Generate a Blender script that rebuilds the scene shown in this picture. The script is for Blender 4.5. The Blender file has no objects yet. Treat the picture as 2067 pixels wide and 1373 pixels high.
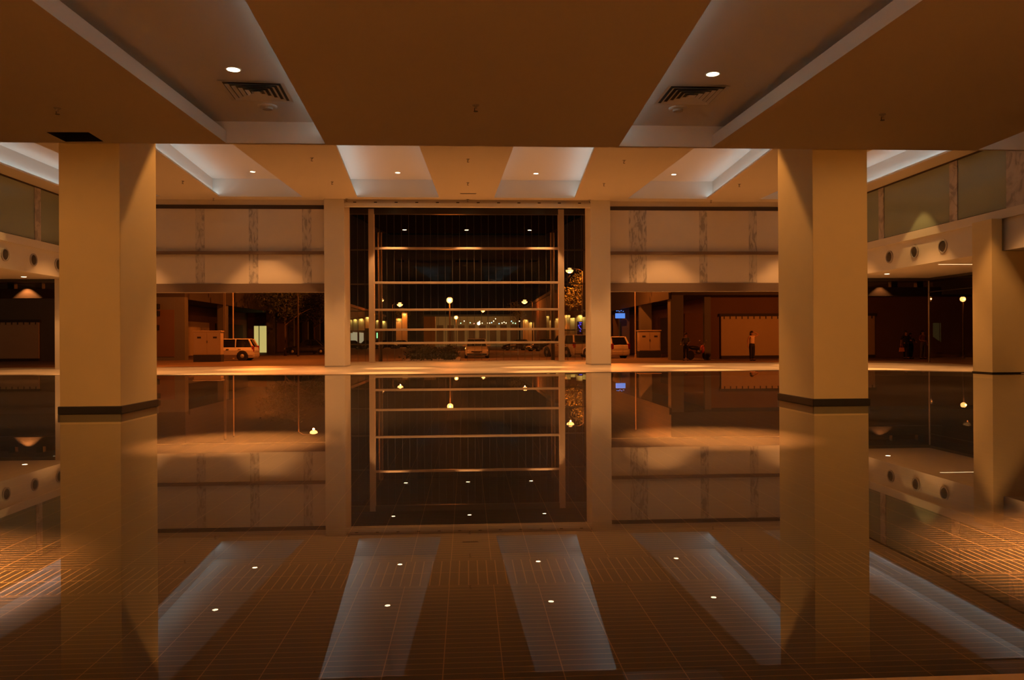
import bpy, bmesh, math, random
from mathutils import Vector, Matrix
random.seed(7)
SC = bpy.context.scene
COL = SC.collection
PI = math.pi

# ------------------------------------------------------------------ camera
cam_d = bpy.data.cameras.new('camera'); cam = bpy.data.objects.new('camera', cam_d); COL.objects.link(cam)
FPX = 1577.0
cam_d.sensor_width = 36.0; cam_d.lens = FPX / 2067.0 * 36.0
cam_d.clip_start = 0.05; cam_d.clip_end = 1000
_th = math.atan(90.5 / FPX); _ph = 1.5 / FPX; _ro = math.radians(0.33)
_f = Vector((math.sin(_th) * math.cos(_ph), math.cos(_th) * math.cos(_ph), math.sin(_ph)))
_r = Vector((math.cos(_th), -math.sin(_th), 0)); _u = _r.cross(_f)
_u2 = _u * math.cos(_ro) + _r * math.sin(_ro); _r2 = _r * math.cos(_ro) - _u * math.sin(_ro)
cam.matrix_world = Matrix(((_r2.x, _u2.x, -_f.x, 0), (_r2.y, _u2.y, -_f.y, 0), (_r2.z, _u2.z, -_f.z, 0.85), (0, 0, 0, 1)))
SC.camera = cam

# ------------------------------------------------------------------ world, exposure, sampling limits
w = bpy.data.worlds.new('night'); SC.world = w; w.use_nodes = True
w.node_tree.nodes['Background'].inputs[0].default_value = (0.010, 0.0065, 0.004, 1)
w.node_tree.nodes['Background'].inputs[1].default_value = 0.12
SC.view_settings.view_transform = 'Standard'; SC.view_settings.look = 'None'
SC.view_settings.exposure = 0.0; SC.view_settings.gamma = 1.0; SC.view_settings.use_curve_mapping = False
cy = SC.cycles
cy.max_bounces = 9; cy.diffuse_bounces = 4; cy.glossy_bounces = 4; cy.transmission_bounces = 4; cy.transparent_max_bounces = 12
cy.caustics_reflective = False; cy.caustics_refractive = False
cy.use_denoising = True
cy.sample_clamp_indirect = 6.0
cy.use_adaptive_sampling = True; cy.adaptive_threshold = 0.02

WARM = (1.0, 0.43, 0.13)      # lobby downlights under the photo's white balance
COOL = (0.80, 0.96, 0.98)       # fluorescent cove tubes
SODIUM = (1.0, 0.19, 0.018)     # street lamps

def add_spot(loc, energy, color=WARM, half=33, blend=0.18, radius=0.05, aim=None, parent=None):
    d = bpy.data.lights.new('spot_beam', 'SPOT'); d.energy = energy; d.color = color
    d.spot_size = math.radians(2 * half); d.spot_blend = blend; d.shadow_soft_size = radius
    o = bpy.data.objects.new('spot_beam', d); COL.objects.link(o); o.location = loc
    if aim is not None:
        o.rotation_euler = (Vector(aim) - Vector(loc)).to_track_quat('-Z', 'Y').to_euler()
    return o
def add_point(loc, energy, color=SODIUM, radius=0.15):
    d = bpy.data.lights.new('point_light', 'POINT'); d.energy = energy; d.color = color; d.shadow_soft_size = radius
    o = bpy.data.objects.new('point_light', d); COL.objects.link(o); o.location = loc
    return o
def add_tube(p0, p1, energy, normal, width=0.05, color=COOL):
    """a fluorescent batten in a ceiling trough: a long thin area light"""
    p0 = Vector(p0); p1 = Vector(p1); L = (p1 - p0).length
    d = bpy.data.lights.new('cove_tube', 'AREA'); d.shape = 'RECTANGLE'; d.size = L; d.size_y = width
    d.energy = energy; d.color = color
    o = bpy.data.objects.new('cove_tube', d); COL.objects.link(o)
    x = (p1 - p0).normalized(); z = -Vector(normal).normalized(); z = (z - x * z.dot(x)).normalized(); y = z.cross(x)
    c = (p0 + p1) / 2
    o.matrix_world = Matrix(((x.x, y.x, z.x, c.x), (x.y, y.y, z.y, c.y), (x.z, y.z, z.z, c.z), (0, 0, 0, 1)))
    return o

# ------------------------------------------------------------------ materials
M = {}
def mat(name, col, rough=0.6, metal=0.0, spec=0.4, noise=0.0, nscale=8.0, emit=None, estr=0.0, coat=0.0):
    m = bpy.data.materials.new(name); m.use_nodes = True
    nt = m.node_tree; b = nt.nodes['Principled BSDF']
    b.inputs['Base Color'].default_value = (*col, 1); b.inputs['Roughness'].default_value = rough
    b.inputs['Metallic'].default_value = metal; b.inputs['Specular IOR Level'].default_value = spec
    b.inputs['Coat Weight'].default_value = coat
    if emit:
        b.inputs['Emission Color'].default_value = (*emit, 1); b.inputs['Emission Strength'].default_value = estr
    if noise:
        tc = nt.nodes.new('ShaderNodeTexCoord'); n = nt.nodes.new('ShaderNodeTexNoise'); n.inputs['Scale'].default_value = nscale
        n.inputs['Detail'].default_value = 6
        mx = nt.nodes.new('ShaderNodeMix'); mx.data_type = 'RGBA'
        mx.inputs[6].default_value = (*[c * (1 - noise) for c in col], 1); mx.inputs[7].default_value = (*[min(1, c * (1 + noise)) for c in col], 1)
        nt.links.new(tc.outputs['Object'], n.inputs['Vector']); nt.links.new(n.outputs['Fac'], mx.inputs[0]); nt.links.new(mx.outputs[2], b.inputs['Base Color'])
    M[name] = m
    return m
mat('plaster', (0.74, 0.68, 0.56), 0.7, noise=0.03, nscale=1.5)
mat('ceiling_paint', (0.72, 0.64, 0.53), 0.8, noise=0.02, nscale=1.0)
mat('cove_paint', (0.80, 0.78, 0.74), 0.8)
mat('wall_panel', (0.66, 0.58, 0.47), 0.55, noise=0.03, nscale=2.0)
mat('column_paint', (0.80, 0.65, 0.32), 0.6, noise=0.04, nscale=3.0)
mat('dark_bulkhead', (0.16, 0.105, 0.07), 0.6)
mat('shadow_gap', (0.06, 0.04, 0.03), 0.7)
mat('charcoal_soffit', (0.014, 0.014, 0.0135), 0.9, spec=0.0)
mat('rubber', (0.018, 0.016, 0.014), 0.4)
mat('walkway_stone', (0.56, 0.47, 0.35), 0.45, noise=0.08, nscale=6)
mat('steel', (0.70, 0.60, 0.50), 0.4, metal=0.25)
mat('dark_steel', (0.10, 0.085, 0.07), 0.45, metal=0.6)
mat('white_trim', (0.72, 0.70, 0.66), 0.5)
mat('grey_trim', (0.42, 0.38, 0.33), 0.5)
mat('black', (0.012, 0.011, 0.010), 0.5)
mat('lamp_lens', (0.9, 0.85, 0.7), 0.4, emit=(1.0, 0.80, 0.48), estr=9.0)
mat('strip_lens', (0.9, 0.85, 0.7), 0.4, emit=(1.0, 0.74, 0.36), estr=2.2)
mat('parapet_panel', (0.30, 0.345, 0.25), 0.22, spec=0.5, coat=0.3)
mat('asphalt', (0.17, 0.125, 0.10), 0.8, noise=0.25, nscale=0.6)
mat('concrete', (0.33, 0.30, 0.27), 0.8, noise=0.12, nscale=1.2)
mat('building_grey', (0.13, 0.13, 0.13), 0.8, noise=0.1, nscale=0.8)
mat('building_brown', (0.15, 0.088, 0.055), 0.8, noise=0.15, nscale=0.8)
mat('building_dark', (0.05, 0.045, 0.042), 0.8)
mat('facade_pale', (0.42, 0.36, 0.25), 0.8, noise=0.15, nscale=0.4)
mat('hoarding', (0.52, 0.44, 0.33), 0.7, noise=0.06, nscale=1.2)
mat('cabinet_paint', (0.46, 0.40, 0.33), 0.55, noise=0.06, nscale=2)
mat('cabinet_plinth', (0.035, 0.04, 0.06), 0.7)
mat('car_white', (0.66, 0.63, 0.60), 0.3, coat=0.6)
mat('car_silver', (0.46, 0.45, 0.44), 0.32, metal=0.3, coat=0.6)
mat('car_black', (0.022, 0.021, 0.022), 0.25, coat=0.6)
mat('car_glass', (0.010, 0.011, 0.012), 0.08, spec=0.6)
mat('tyre', (0.012, 0.012, 0.012), 0.8)
mat('rim', (0.35, 0.34, 0.33), 0.35, metal=0.7)
mat('car_lamp_clear', (0.65, 0.62, 0.58), 0.15, metal=0.3)
mat('car_lamp_red', (0.30, 0.03, 0.02), 0.2)
mat('plastic_dark', (0.03, 0.03, 0.032), 0.5)
mat('plate', (0.05, 0.05, 0.05), 0.5)
mat('red_fairing', (0.42, 0.07, 0.04), 0.3)
mat('skin', (0.34, 0.19, 0.12), 0.6)
mat('hair', (0.015, 0.011, 0.009), 0.6)
mat('cloth_black', (0.012, 0.012, 0.013), 0.85)
mat('cloth_pale', (0.55, 0.44, 0.36), 0.85)
mat('cloth_plum', (0.16, 0.07, 0.07), 0.85)
mat('cloth_grey', (0.10, 0.10, 0.11), 0.85)
mat('bag_pink', (0.70, 0.30, 0.22), 0.6)
mat('bark', (0.10, 0.07, 0.05), 0.9)
mat('leaf_dark', (0.02, 0.027, 0.013), 0.7)
mat('leaf_mid', (0.12, 0.13, 0.05), 0.7)
mat('pylon_panel', (0.34, 0.29, 0.20), 0.6)
mat('sodium_globe', (1, 0.7, 0.4), 0.5, emit=(1.0, 0.42, 0.11), estr=5.0)
mat('bulb_warm', (1, 0.9, 0.7), 0.5, emit=(1.0, 0.78, 0.45), estr=5.0)
mat('bulb_green', (0.6, 1, 0.7), 0.5, emit=(0.45, 1.0, 0.55), estr=4.0)
mat('bulb_blue', (0.6, 0.9, 1), 0.5, emit=(0.40, 0.80, 1.0), estr=3.6)
mat('bulb_red', (1, 0.6, 0.5), 0.5, emit=(1.0, 0.40, 0.28), estr=3.2)
mat('neon_blue', (0.1, 0.1, 0.6), 0.5, emit=(0.13, 0.10, 1.0), estr=1.7)
mat('neon_green', (0.2, 0.8, 0.3), 0.5, emit=(0.25, 1.0, 0.30), estr=2.2)
mat('sign_blue', (0.1, 0.3, 0.7), 0.5, emit=(0.05, 0.24, 0.80), estr=1.0)
mat('sign_dark_blue', (0.02, 0.05, 0.12), 0.5)
mat('lit_interior', (0.8, 0.8, 0.5), 0.6, emit=(0.78, 0.66, 0.20), estr=0.62)
mat('lit_shop', (0.6, 0.8, 0.6), 0.6, emit=(0.42, 0.55, 0.36), estr=0.42)
mat('pier_panel', (0.66, 0.58, 0.36), 0.7)

def marble():
    m = bpy.data.materials.new('marble'); m.use_nodes = True; nt = m.node_tree; b = nt.nodes['Principled BSDF']
    tc = nt.nodes.new('ShaderNodeTexCoord'); mp = nt.nodes.new('ShaderNodeMapping'); mp.inputs['Rotation'].default_value = (0.2, 0.75, 0.3)
    wv = nt.nodes.new('ShaderNodeTexNoise'); wv.inputs['Scale'].default_value = 2.6; wv.inputs['Detail'].default_value = 9; wv.inputs['Distortion'].default_value = 1.4
    mp.inputs['Scale'].default_value = (3.0, 1.0, 1.0)
    rp = nt.nodes.new('ShaderNodeValToRGB'); e = rp.color_ramp.elements
    e[0].position = 0.40; e[0].color = (0.33, 0.29, 0.245, 1); e[1].position = 0.60; e[1].color = (0.58, 0.52, 0.44, 1)
    x = e.new(0.5); x.color = (0.52, 0.46, 0.385, 1)
    nt.links.new(tc.outputs['Object'], mp.inputs[0]); nt.links.new(mp.outputs[0], wv.inputs['Vector']); nt.links.new(wv.outputs['Fac'], rp.inputs[0])
    nt.links.new(rp.outputs[0], b.inputs['Base Color']); b.inputs['Roughness'].default_value = 0.3
    M['marble'] = m
marble()

def tile_material(name, rot):
    m = bpy.data.materials.new(name); m.use_nodes = True; nt = m.node_tree; b = nt.nodes['Principled BSDF']
    tc = nt.nodes.new('ShaderNodeTexCoord'); mp = nt.nodes.new('ShaderNodeMapping'); mp.inputs['Rotation'].default_value = (0, 0, -rot)
    mp.inputs['Location'].default_value = ((-3.11, 0.0, 0) if rot else (0.076, 0.0, 0))
    br = nt.nodes.new('ShaderNodeTexBrick'); br.offset = 0.0; br.squash = 1.0
    br.inputs['Scale'].default_value = 1.0; br.inputs['Brick Width'].default_value = 0.176 if not rot else 0.175
    br.inputs['Row Height'].default_value = 0.0387
    br.inputs['Mortar Size'].default_value = 0.0018 if not rot else 0.0026; br.inputs['Mortar Smooth'].default_value = 0.15; br.inputs['Bias'].default_value = 0.0
    br.inputs['Color1'].default_value = (0.025, 0.0155, 0.0085, 1); br.inputs['Color2'].default_value = (0.034, 0.021, 0.0115, 1)
    br.inputs['Mortar'].default_value = (0.34, 0.20, 0.085, 1)
    nt.links.new(tc.outputs['Object'], mp.inputs[0]); nt.links.new(mp.outputs[0], br.inputs['Vector'])
    nt.links.new(br.outputs['Color'], b.inputs['Base Color']); b.inputs['Roughness'].default_value = 0.45
    M[name] = m
tile_material('pool_tile', 0.0)
tile_material('pool_tile_band', PI / 2)

def thin_clear(name, f0, tint=(1, 1, 1)):
    """a clear sheet: what passes straight through plus the mirror image, in Fresnel's proportion"""
    m = bpy.data.materials.new(name); m.use_nodes = True; nt = m.node_tree; nt.nodes.clear()
    o = nt.nodes.new('ShaderNodeOutputMaterial'); t = nt.nodes.new('ShaderNodeBsdfTransparent'); g = nt.nodes.new('ShaderNodeBsdfGlossy')
    t.inputs[0].default_value = (*tint, 1); g.inputs['Roughness'].default_value = 0.0; g.inputs[0].default_value = (1, 1, 1, 1)
    ge = nt.nodes.new('ShaderNodeNewGeometry'); dt = nt.nodes.new('ShaderNodeVectorMath'); dt.operation = 'DOT_PRODUCT'
    nt.links.new(ge.outputs['Normal'], dt.inputs[0]); nt.links.new(ge.outputs['Incoming'], dt.inputs[1])
    def mth(op, a, b_=None, c=None):
        q = nt.nodes.new('ShaderNodeMath'); q.operation = op; q.use_clamp = op == 'MULTIPLY_ADD'
        for k, v in enumerate((a, b_, c)):
            if v is None: continue
            if isinstance(v, (int, float)): q.inputs[k].default_value = v
            else: nt.links.new(v, q.inputs[k])
        return q.outputs[0]
    c_ = mth('SUBTRACT', 1.0, mth('ABSOLUTE', dt.outputs['Value']))
    fr = mth('MULTIPLY_ADD', mth('POWER', c_, 5.0), 1 - f0, f0)      # Schlick, both faces alike
    mx = nt.nodes.new('ShaderNodeMixShader'); nt.links.new(fr, mx.inputs[0])
    nt.links.new(t.outputs[0], mx.inputs[1]); nt.links.new(g.outputs[0], mx.inputs[2]); nt.links.new(mx.outputs[0], o.inputs[0])
    M[name] = m
thin_clear('water', 0.02, (0.93, 0.95, 0.94))
thin_clear('glass', 0.035, (0.82, 0.82, 0.80))
thin_clear('tinted_glass', 0.035, (0.42, 0.43, 0.43))

# ------------------------------------------------------------------ mesh helpers
class B:
    def __init__(s): s.bm = bmesh.new()
    def face(s, pts, mi=0):
        f = s.bm.faces.new([s.bm.verts.new(p) for p in pts]); f.material_index = mi; return f
    def box(s, x0, x1, y0, y1, z0, z1, taper=None):
        tx, ty = taper or (0, 0)
        v = [s.bm.verts.new(p) for p in ((x0, y0, z0), (x1, y0, z0), (x1, y1, z0), (x0, y1, z0), (x0 + tx, y0 + ty, z1), (x1 - tx, y0 + ty, z1), (x1 - tx, y1 - ty, z1), (x0 + tx, y1 - ty, z1))]
        for q in ((3, 2, 1, 0), (4, 5, 6, 7), (0, 1, 5, 4), (1, 2, 6, 5), (2, 3, 7, 6), (3, 0, 4, 7)): s.bm.faces.new([v[i] for i in q])
        return s
    def prism(s, pts, axis, a, b):
        """outline pts (2-D) pushed along axis from a to b"""
        def P(p, t): return {'x': (t, p[0], p[1]), 'y': (p[0], t, p[1]), 'z': (p[0], p[1], t)}[axis]
        A = [s.bm.verts.new(P(p, a)) for p in pts]; C = [s.bm.verts.new(P(p, b)) for p in pts]; n = len(pts)
        s.bm.faces.new(A); s.bm.faces.new(C[::-1])
        for i in range(n): s.bm.faces.new((A[i], A[(i + 1) % n], C[(i + 1) % n], C[i]))
        return s
    def cyl(s, p0, p1, r0, r1=None, n=12, caps=True):
        r1 = r0 if r1 is None else r1; p0 = Vector(p0); p1 = Vector(p1); d = (p1 - p0).normalized()
        a = d.orthogonal().normalized(); b = d.cross(a)
        A = [s.bm.verts.new(p0 + (a * math.cos(2 * PI * i / n) + b * math.sin(2 * PI * i / n)) * r0) for i in range(n)]
        C = [s.bm.verts.new(p1 + (a * math.cos(2 * PI * i / n) + b * math.sin(2 * PI * i / n)) * r1) for i in range(n)]
        for i in range(n): s.bm.faces.new((A[i], A[(i + 1) % n], C[(i + 1) % n], C[i]))
        if caps: s.bm.faces.new(A[::-1]); s.bm.faces.new(C)
        return s
    def path(s, pts, r, n=8):
        """a swept tube through pts"""
        pts = [Vector(p) for p in pts]; rings = []
        for i, p in enumerate(pts):
            d = (pts[min(i + 1, len(pts) - 1)] - pts[max(i - 1, 0)]).normalized()
            a = d.cross(Vector((0, 0.013, 1))); a = a.normalized() if a.length > 1e-3 else Vector((1, 0, 0)); b = d.cross(a)
            rr = r[i] if isinstance(r, (list, tuple)) else r
            rings.append([s.bm.verts.new(p + (a * math.cos(2 * PI * k / n) + b * math.sin(2 * PI * k / n)) * rr) for k in range(n)])
        for A, C in zip(rings, rings[1:]):
            for k in range(n): s.bm.faces.new((A[k], A[(k + 1) % n], C[(k + 1) % n], C[k]))
        s.bm.faces.new(rings[0][::-1]); s.bm.faces.new(rings[-1])
        return s
    def lathe(s, c, prof, n=20, axis='z'):
        c = Vector(c); rings = []
        for r, h in prof:
            ring = []
            for k in range(n):
                a = 2 * PI * k / n; p = {'z': (r * math.cos(a), r * math.sin(a), h), 'x': (h, r * math.cos(a), r * math.sin(a)), 'y': (r * math.cos(a), h, r * math.sin(a))}[axis]
                ring.append(s.bm.verts.new(c + Vector(p)))
            rings.append(ring)
        for A, C in zip(rings, rings[1:]):
            for k in range(n): s.bm.faces.new((A[k], A[(k + 1) % n], C[(k + 1) % n], C[k]))
        s.bm.faces.new(rings[0][::-1]); s.bm.faces.new(rings[-1])
        return s
    def ball(s, c, r, sx=1, sy=1, sz=1, sub=2, jig=0.0):
        g = bmesh.ops.create_icosphere(s.bm, subdivisions=sub, radius=1.0)['verts']
        for v in g:
            k = 1 + (random.uniform(-jig, jig) if jig else 0)
            v.co = Vector((c[0] + v.co.x * r * sx * k, c[1] + v.co.y * r * sy * k, c[2] + v.co.z * r * sz * k))
        return s
    def holed(s, z, outer, holes, flip=False):
        """a flat sheet at height z with openings"""
        es = []
        for loop in [outer] + holes:
            vs = [s.bm.verts.new((p[0], p[1], z)) for p in loop]
            es += [s.bm.edges.new((vs[i], vs[(i + 1) % len(vs)])) for i in range(len(vs))]
        bmesh.ops.triangle_fill(s.bm, edges=es, use_beauty=True, use_dissolve=False)
        return s
    def build(s, name, material, parent=None, bevel=0.0, smooth=False, keep_origin=False):
        bmesh.ops.recalc_face_normals(s.bm, faces=s.bm.faces)
        loc = Vector((0, 0, 0))
        if parent is None and not keep_origin:
            xs = [v.co for v in s.bm.verts]
            lo = Vector([min(c[i] for c in xs) for i in range(3)]); hi = Vector([max(c[i] for c in xs) for i in range(3)])
            loc = Vector(((lo.x + hi.x) / 2, (lo.y + hi.y) / 2, lo.z))
            for v in s.bm.verts: v.co -= loc
        me = bpy.data.meshes.new(name); s.bm.to_mesh(me); s.bm.free()
        for mm in (material if isinstance(material, (list, tuple)) else [material]): me.materials.append(M[mm])
        if smooth:
            for p in me.polygons: p.use_smooth = True
        o = bpy.data.objects.new(name, me); COL.objects.link(o); o.location = loc
        if parent is not None: o.parent = parent
        if bevel:
            b = o.modifiers.new('bevel', 'BEVEL'); b.width = bevel; b.segments = 2; b.limit_method = 'ANGLE'
        return o
def thing(name, label, cat, loc=(0, 0, 0), rz=0.0, group=None):
    o = bpy.data.objects.new(name, None); COL.objects.link(o); o.location = loc; o.rotation_euler = (0, 0, rz)
    o.empty_display_size = 0.2
    o['label'] = label; o['category'] = cat; o['kind'] = 'thing'
    if group: o['group'] = group
    return o
def tag(o, label, cat, group=None, kind='thing'):
    o['label'] = label; o['category'] = cat; o['kind'] = kind
    if group: o['group'] = group
    return o
def struct(o, label=None, cat=None):
    o['kind'] = 'structure'
    if label: o['label'] = label; o['category'] = cat
    return o
def sgroup(name, loc=(0, 0, 0), label=None, cat=None):
    o = bpy.data.objects.new(name, None); COL.objects.link(o); o.location = loc; o['kind'] = 'structure'
    if label: o['label'] = label; o['category'] = cat
    return o
def kids(o): return [c for c in bpy.data.objects if c.parent == o]
def dup(root, loc, rz, label, group=None):
    r = root.copy(); COL.objects.link(r); r.location = loc; r.rotation_euler = (0, 0, rz); r['label'] = label
    if group: r['group'] = group
    for ch in kids(root):
        c = ch.copy(); COL.objects.link(c); c.parent = r
        for g in kids(ch):
            d = g.copy(); COL.objects.link(d); d.parent = c
    return r

# ================================================================== THE SETTING
ZN, ZF, ZG = 3.24, 5.55, -0.40          # low ceiling, high ceiling, street level (pool surface is z = 0)
YB, YW = 9.60, 26.2                     # bulkhead between the ceilings, far wall
SX = 12.83                              # side balcony line

# pool floor, water, dry floors
POOL = [(-13.2, 1.875), (13.2, 1.875), (13.2, 18.6), (11.2, 20.3), (8.3, 20.75), (3.0, 20.45), (-0.5, 20.2), (-3.7, 20.3), (-8.0, 20.85), (-13.2, 22.1)]
b = B()
for x0, x1, y0, y1, mi in ((-13.3, 13.3, 1.7, 3.11, 0), (-13.3, 13.3, 3.11, 3.46, 1), (-13.3, 13.3, 3.46, 22.3, 0)):
    b.face([(x0, y0, -0.12), (x1, y0, -0.12), (x1, y1, -0.12), (x0, y1, -0.12)], mi)
struct(b.build('floor', ['pool_tile', 'pool_tile_band'], keep_origin=True), 'brown mosaic tiled pool floor under the still water', 'floor')
b = B(); b.face([(x, y, 0.0) for x, y in POOL])
o = b.build('pool_water', 'water', keep_origin=True); o['kind'] = 'stuff'; o['label'] = 'still clear water filling the shallow indoor pool like a mirror'; o['category'] = 'water'
b = B(); b.holed(0.012, [(-16, -5), (16, -5), (16, 28), (-16, 28)], [POOL])
n = len(POOL)
for i in range(n):
    p, q = POOL[i], POOL[(i + 1) % n]
    b.face([(p[0], p[1], -0.12), (q[0], q[1], -0.12), (q[0], q[1], 0.012), (p[0], p[1], 0.012)])
b.face([(-16, 28, -0.4), (16, 28, -0.4), (16, 28, 0.012), (-16, 28, 0.012)])
struct(b.build('floor', 'walkway_stone', keep_origin=True), 'pale stone walkway round the pool, bright under the downlights', 'floor')

# low ceiling over the camera, with two long recessed troughs and part of a third on each side
def trap(xl0, xr0, xl1, xr1, y0, y1): return [(xl0, y0), (xr0, y0), (xr1, y1), (xl1, y1)]
near_coves = []
for cx, flip in ((-2.27, False), (2.48, True), (-7.0, False), (7.08, True)):
    # inner edge leans out towards the bulkhead, outer edge leans in
    e0, e1 = (-0.98, 1.00), (-0.60, 0.575)
    near_coves.append((cx + e0[0], cx + e0[1], cx + e1[0], cx + e1[1], -1.0, 9.54, flip))
hatch = [(-4.74, 9.12), (-4.27, 9.11), (-4.29, 9.52), (-4.74, 9.55)]
b = B()
b.holed(ZN, [(-16, -5), (16, -5), (16, YB), (-16, YB)], [trap(*c[:6]) for c in near_coves] + [hatch])
b.face([(-16, YB, ZN), (16, YB, ZN), (16, YB, ZF), (-16, YB, ZF)])
struct(b.build('ceiling', 'ceiling_paint', keep_origin=True), 'low dropped ceiling nearest the camera', 'ceiling')

def cove(name, c, z, depth, lip, wid, label, parent_ceiling=None, endglow=0.0):
    """the recess above a trapezoid opening: upstand lips, troughs on both long sides, end walls and lid"""
    xl0, xr0, xl1, xr1, y0, y1 = c[:6]; zt = z + depth
    root = sgroup(name, (0, 0, 0), label, 'ceiling recess')
    b = B()
    for a0, a1, s in ((xl0, xl1, -1), (xr0, xr1, 1)):
        b.face([(a0, y0, z), (a1, y1, z), (a1, y1, z + lip), (a0, y0, z + lip)])
        b.face([(a0, y0, z + lip), (a1, y1, z + lip), (a1 + s * 0.03, y1, z + lip), (a0 + s * 0.03, y0, z + lip)])
        b.face([(a0 + s * 0.03, y0, z + lip), (a1 + s * 0.03, y1, z + lip), (a1 + s * 0.03, y1, z + 0.01), (a0 + s * 0.03, y0, z + 0.01)])
    b.build('lip', 'cove_paint', root)
    b = B()
    for a0, a1, s in ((xl0, xl1, -1), (xr0, xr1, 1)):
        b.face([(a0 + s * wid, y0, z + 0.01), (a1 + s * wid, y1, z + 0.01), (a1 + s * wid, y1, zt), (a0 + s * wid, y0, zt)])
        b.face([(a0 + s * wid, y0, z + 0.01), (a1 + s * wid, y1, z + 0.01), (a1 + s * 0.03, y1, z + 0.01), (a0 + s * 0.03, y0, z + 0.01)])
    b.build('trough', 'cove_paint', root)
    b = B()
    b.face([(xl0 - wid, y0, z + 0.001), (xr0 + wid, y0, z + 0.001), (xr0 + wid, y0, zt), (xl0 - wid, y0, zt)])
    b.face([(xl1 - wid, y1, z + 0.001), (xr1 + wid, y1, z + 0.001), (xr1 + wid, y1, zt), (xl1 - wid, y1, zt)])
    b.build('end_panel', 'cove_paint', root)
    b = B(); b.face([(xl0 - wid, y0, zt), (xr0 + wid, y0, zt), (xr1 + wid, y1, zt), (xl1 - wid, y1, zt)])
    b.build('top_panel', 'cove_paint', root)
    return root

for i, c in enumerate(near_coves):
    side = 'left' if c[0] < 0 else 'right'; which = 'inner' if abs(c[0]) < 4 else 'outer'
    cove('ceiling_cove', c, ZN, 0.26, 0.15, 0.16, f'{which} {side} light trough recessed in the low near ceiling')
    # the lit tube lies behind the edge nearer the middle of the room
    if True:
        s = 1 if side == 'left' else -1
        a0, a1 = (c[1], c[3]) if side == 'left' else (c[0], c[2])
        add_tube((a0 + s * 0.09, c[4] + .3, ZN + 0.05), (a1 + s * 0.09, c[5] - .1, ZN + 0.05), 16 if which == 'inner' else 8, (-s * 0.5, 0, 1))

# open access hatch in the low ceiling
hroot = thing('access_hatch', 'open square access hatch in the low ceiling above the left column', 'hatch', (0, 0, 0))
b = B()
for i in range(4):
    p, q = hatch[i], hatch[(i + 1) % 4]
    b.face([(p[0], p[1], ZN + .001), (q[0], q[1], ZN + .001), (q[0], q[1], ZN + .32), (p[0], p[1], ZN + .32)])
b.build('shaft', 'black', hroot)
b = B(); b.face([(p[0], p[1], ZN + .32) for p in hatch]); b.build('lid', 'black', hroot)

# high ceiling of the hall behind, with six fan-shaped light troughs
far_coves = []
for cx in (-11.05, -6.62, -2.22, 2.24, 6.68, 11.05):
    s = -1 if cx < 0 else 1
    # (left, right) edges at Y=10.6 and Y=25.7, for a trough left of the axis; mirrored on the right
    L = (-0.35, 0.80, -1.33, 1.33)
    e = L if s < 0 else (-L[1], -L[0], -L[3], -L[2])
    if abs(cx) > 10:
        e = (-1.10, 0.60, -1.10, 1.25) if s < 0 else (-0.60, 1.10, -1.25, 1.10)
    far_coves.append((cx + e[0], cx + e[1], cx + e[2], cx + e[3], 10.6, 25.65, s))
b = B()
b.holed(ZF, [(-SX, YB), (SX, YB), (SX, YW + .1), (-SX, YW + .1)], [trap(*c[:6]) for c in far_coves])
struct(b.build('ceiling', 'ceiling_paint', keep_origin=True), 'high ceiling of the hall beyond the two big columns', 'ceiling')
words = ['outermost left', 'outer left', 'inner left', 'inner right', 'outer right', 'outermost right']
for c, wd in zip(far_coves, words):
    cove('ceiling_cove', c, ZF, 0.58, 0.05, 0.20, f'{wd} fan-shaped light trough in the high far ceiling')
    a0, a1, s = (c[0], c[2], -1) if c[6] < 0 else (c[1], c[3], 1)
    add_tube((a0 + s * .11, c[4] + .2, ZF + .04), (a1 + s * .11, c[5] - .04, ZF + .04), 14, (-s * .35, 0, 1))
    a0, a1 = (c[1], c[3]) if c[6] < 0 else (c[0], c[2])
    add_tube((a0 - s * .11, c[4] + .2, ZF + .04), (a1 - s * .11, c[5] - .04, ZF + .04), 4, (s * .35, 0, 1))

# enclosing walls near the camera
b = B(); b.face([(-16, -5, 0), (16, -5, 0), (16, -5, ZN), (-16, -5, ZN)]); struct(b.build('wall_back', 'plaster'))
for s, nm in ((-1, 'wall_left'), (1, 'wall_right')):
    b = B(); b.box(s * 16, s * 16.2, -5, YB, 0, ZN) if s > 0 else b.box(-16.2, -16, -5, YB, 0, ZN); struct(b.build(nm, 'plaster'))

# ------------------------------------------------------------------ big near columns standing in the pool
def near_column(x0, x1, label):
    t = thing('column', label, 'column', ((x0 + x1) / 2, 10.17, -0.12))
    hw = (x1 - x0) / 2
    B().box(-hw, hw, -.55, .55, 0, ZF + .11).build('shaft', 'column_paint', t, bevel=.006)
    b = B(); e = .018
    b.box(-hw - e, hw + e, -.55 - e, .55 + e, .12, .215)
    b.build('base_band', 'rubber', t, bevel=.008)
    return t
near_column(-4.86, -4.15, 'big square cream column standing in the pool on the left')
near_column(4.36, 5.07, 'big square cream column standing in the pool on the right')
t = thing('pier', 'wide pale pier at the right edge under the balcony', 'pier', (13.1, 18.3, -0.12))
b = B(); b.box(-.6, -.345, -.36, .36, 0, 3.815); b.box(-.345, .6, -.36, .36, 0, 3.05); b.build('shaft', 'column_paint', t)
B().box(-.615, .615, -.375, .375, .10, .15).build('base_band', 'rubber', t)

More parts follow.
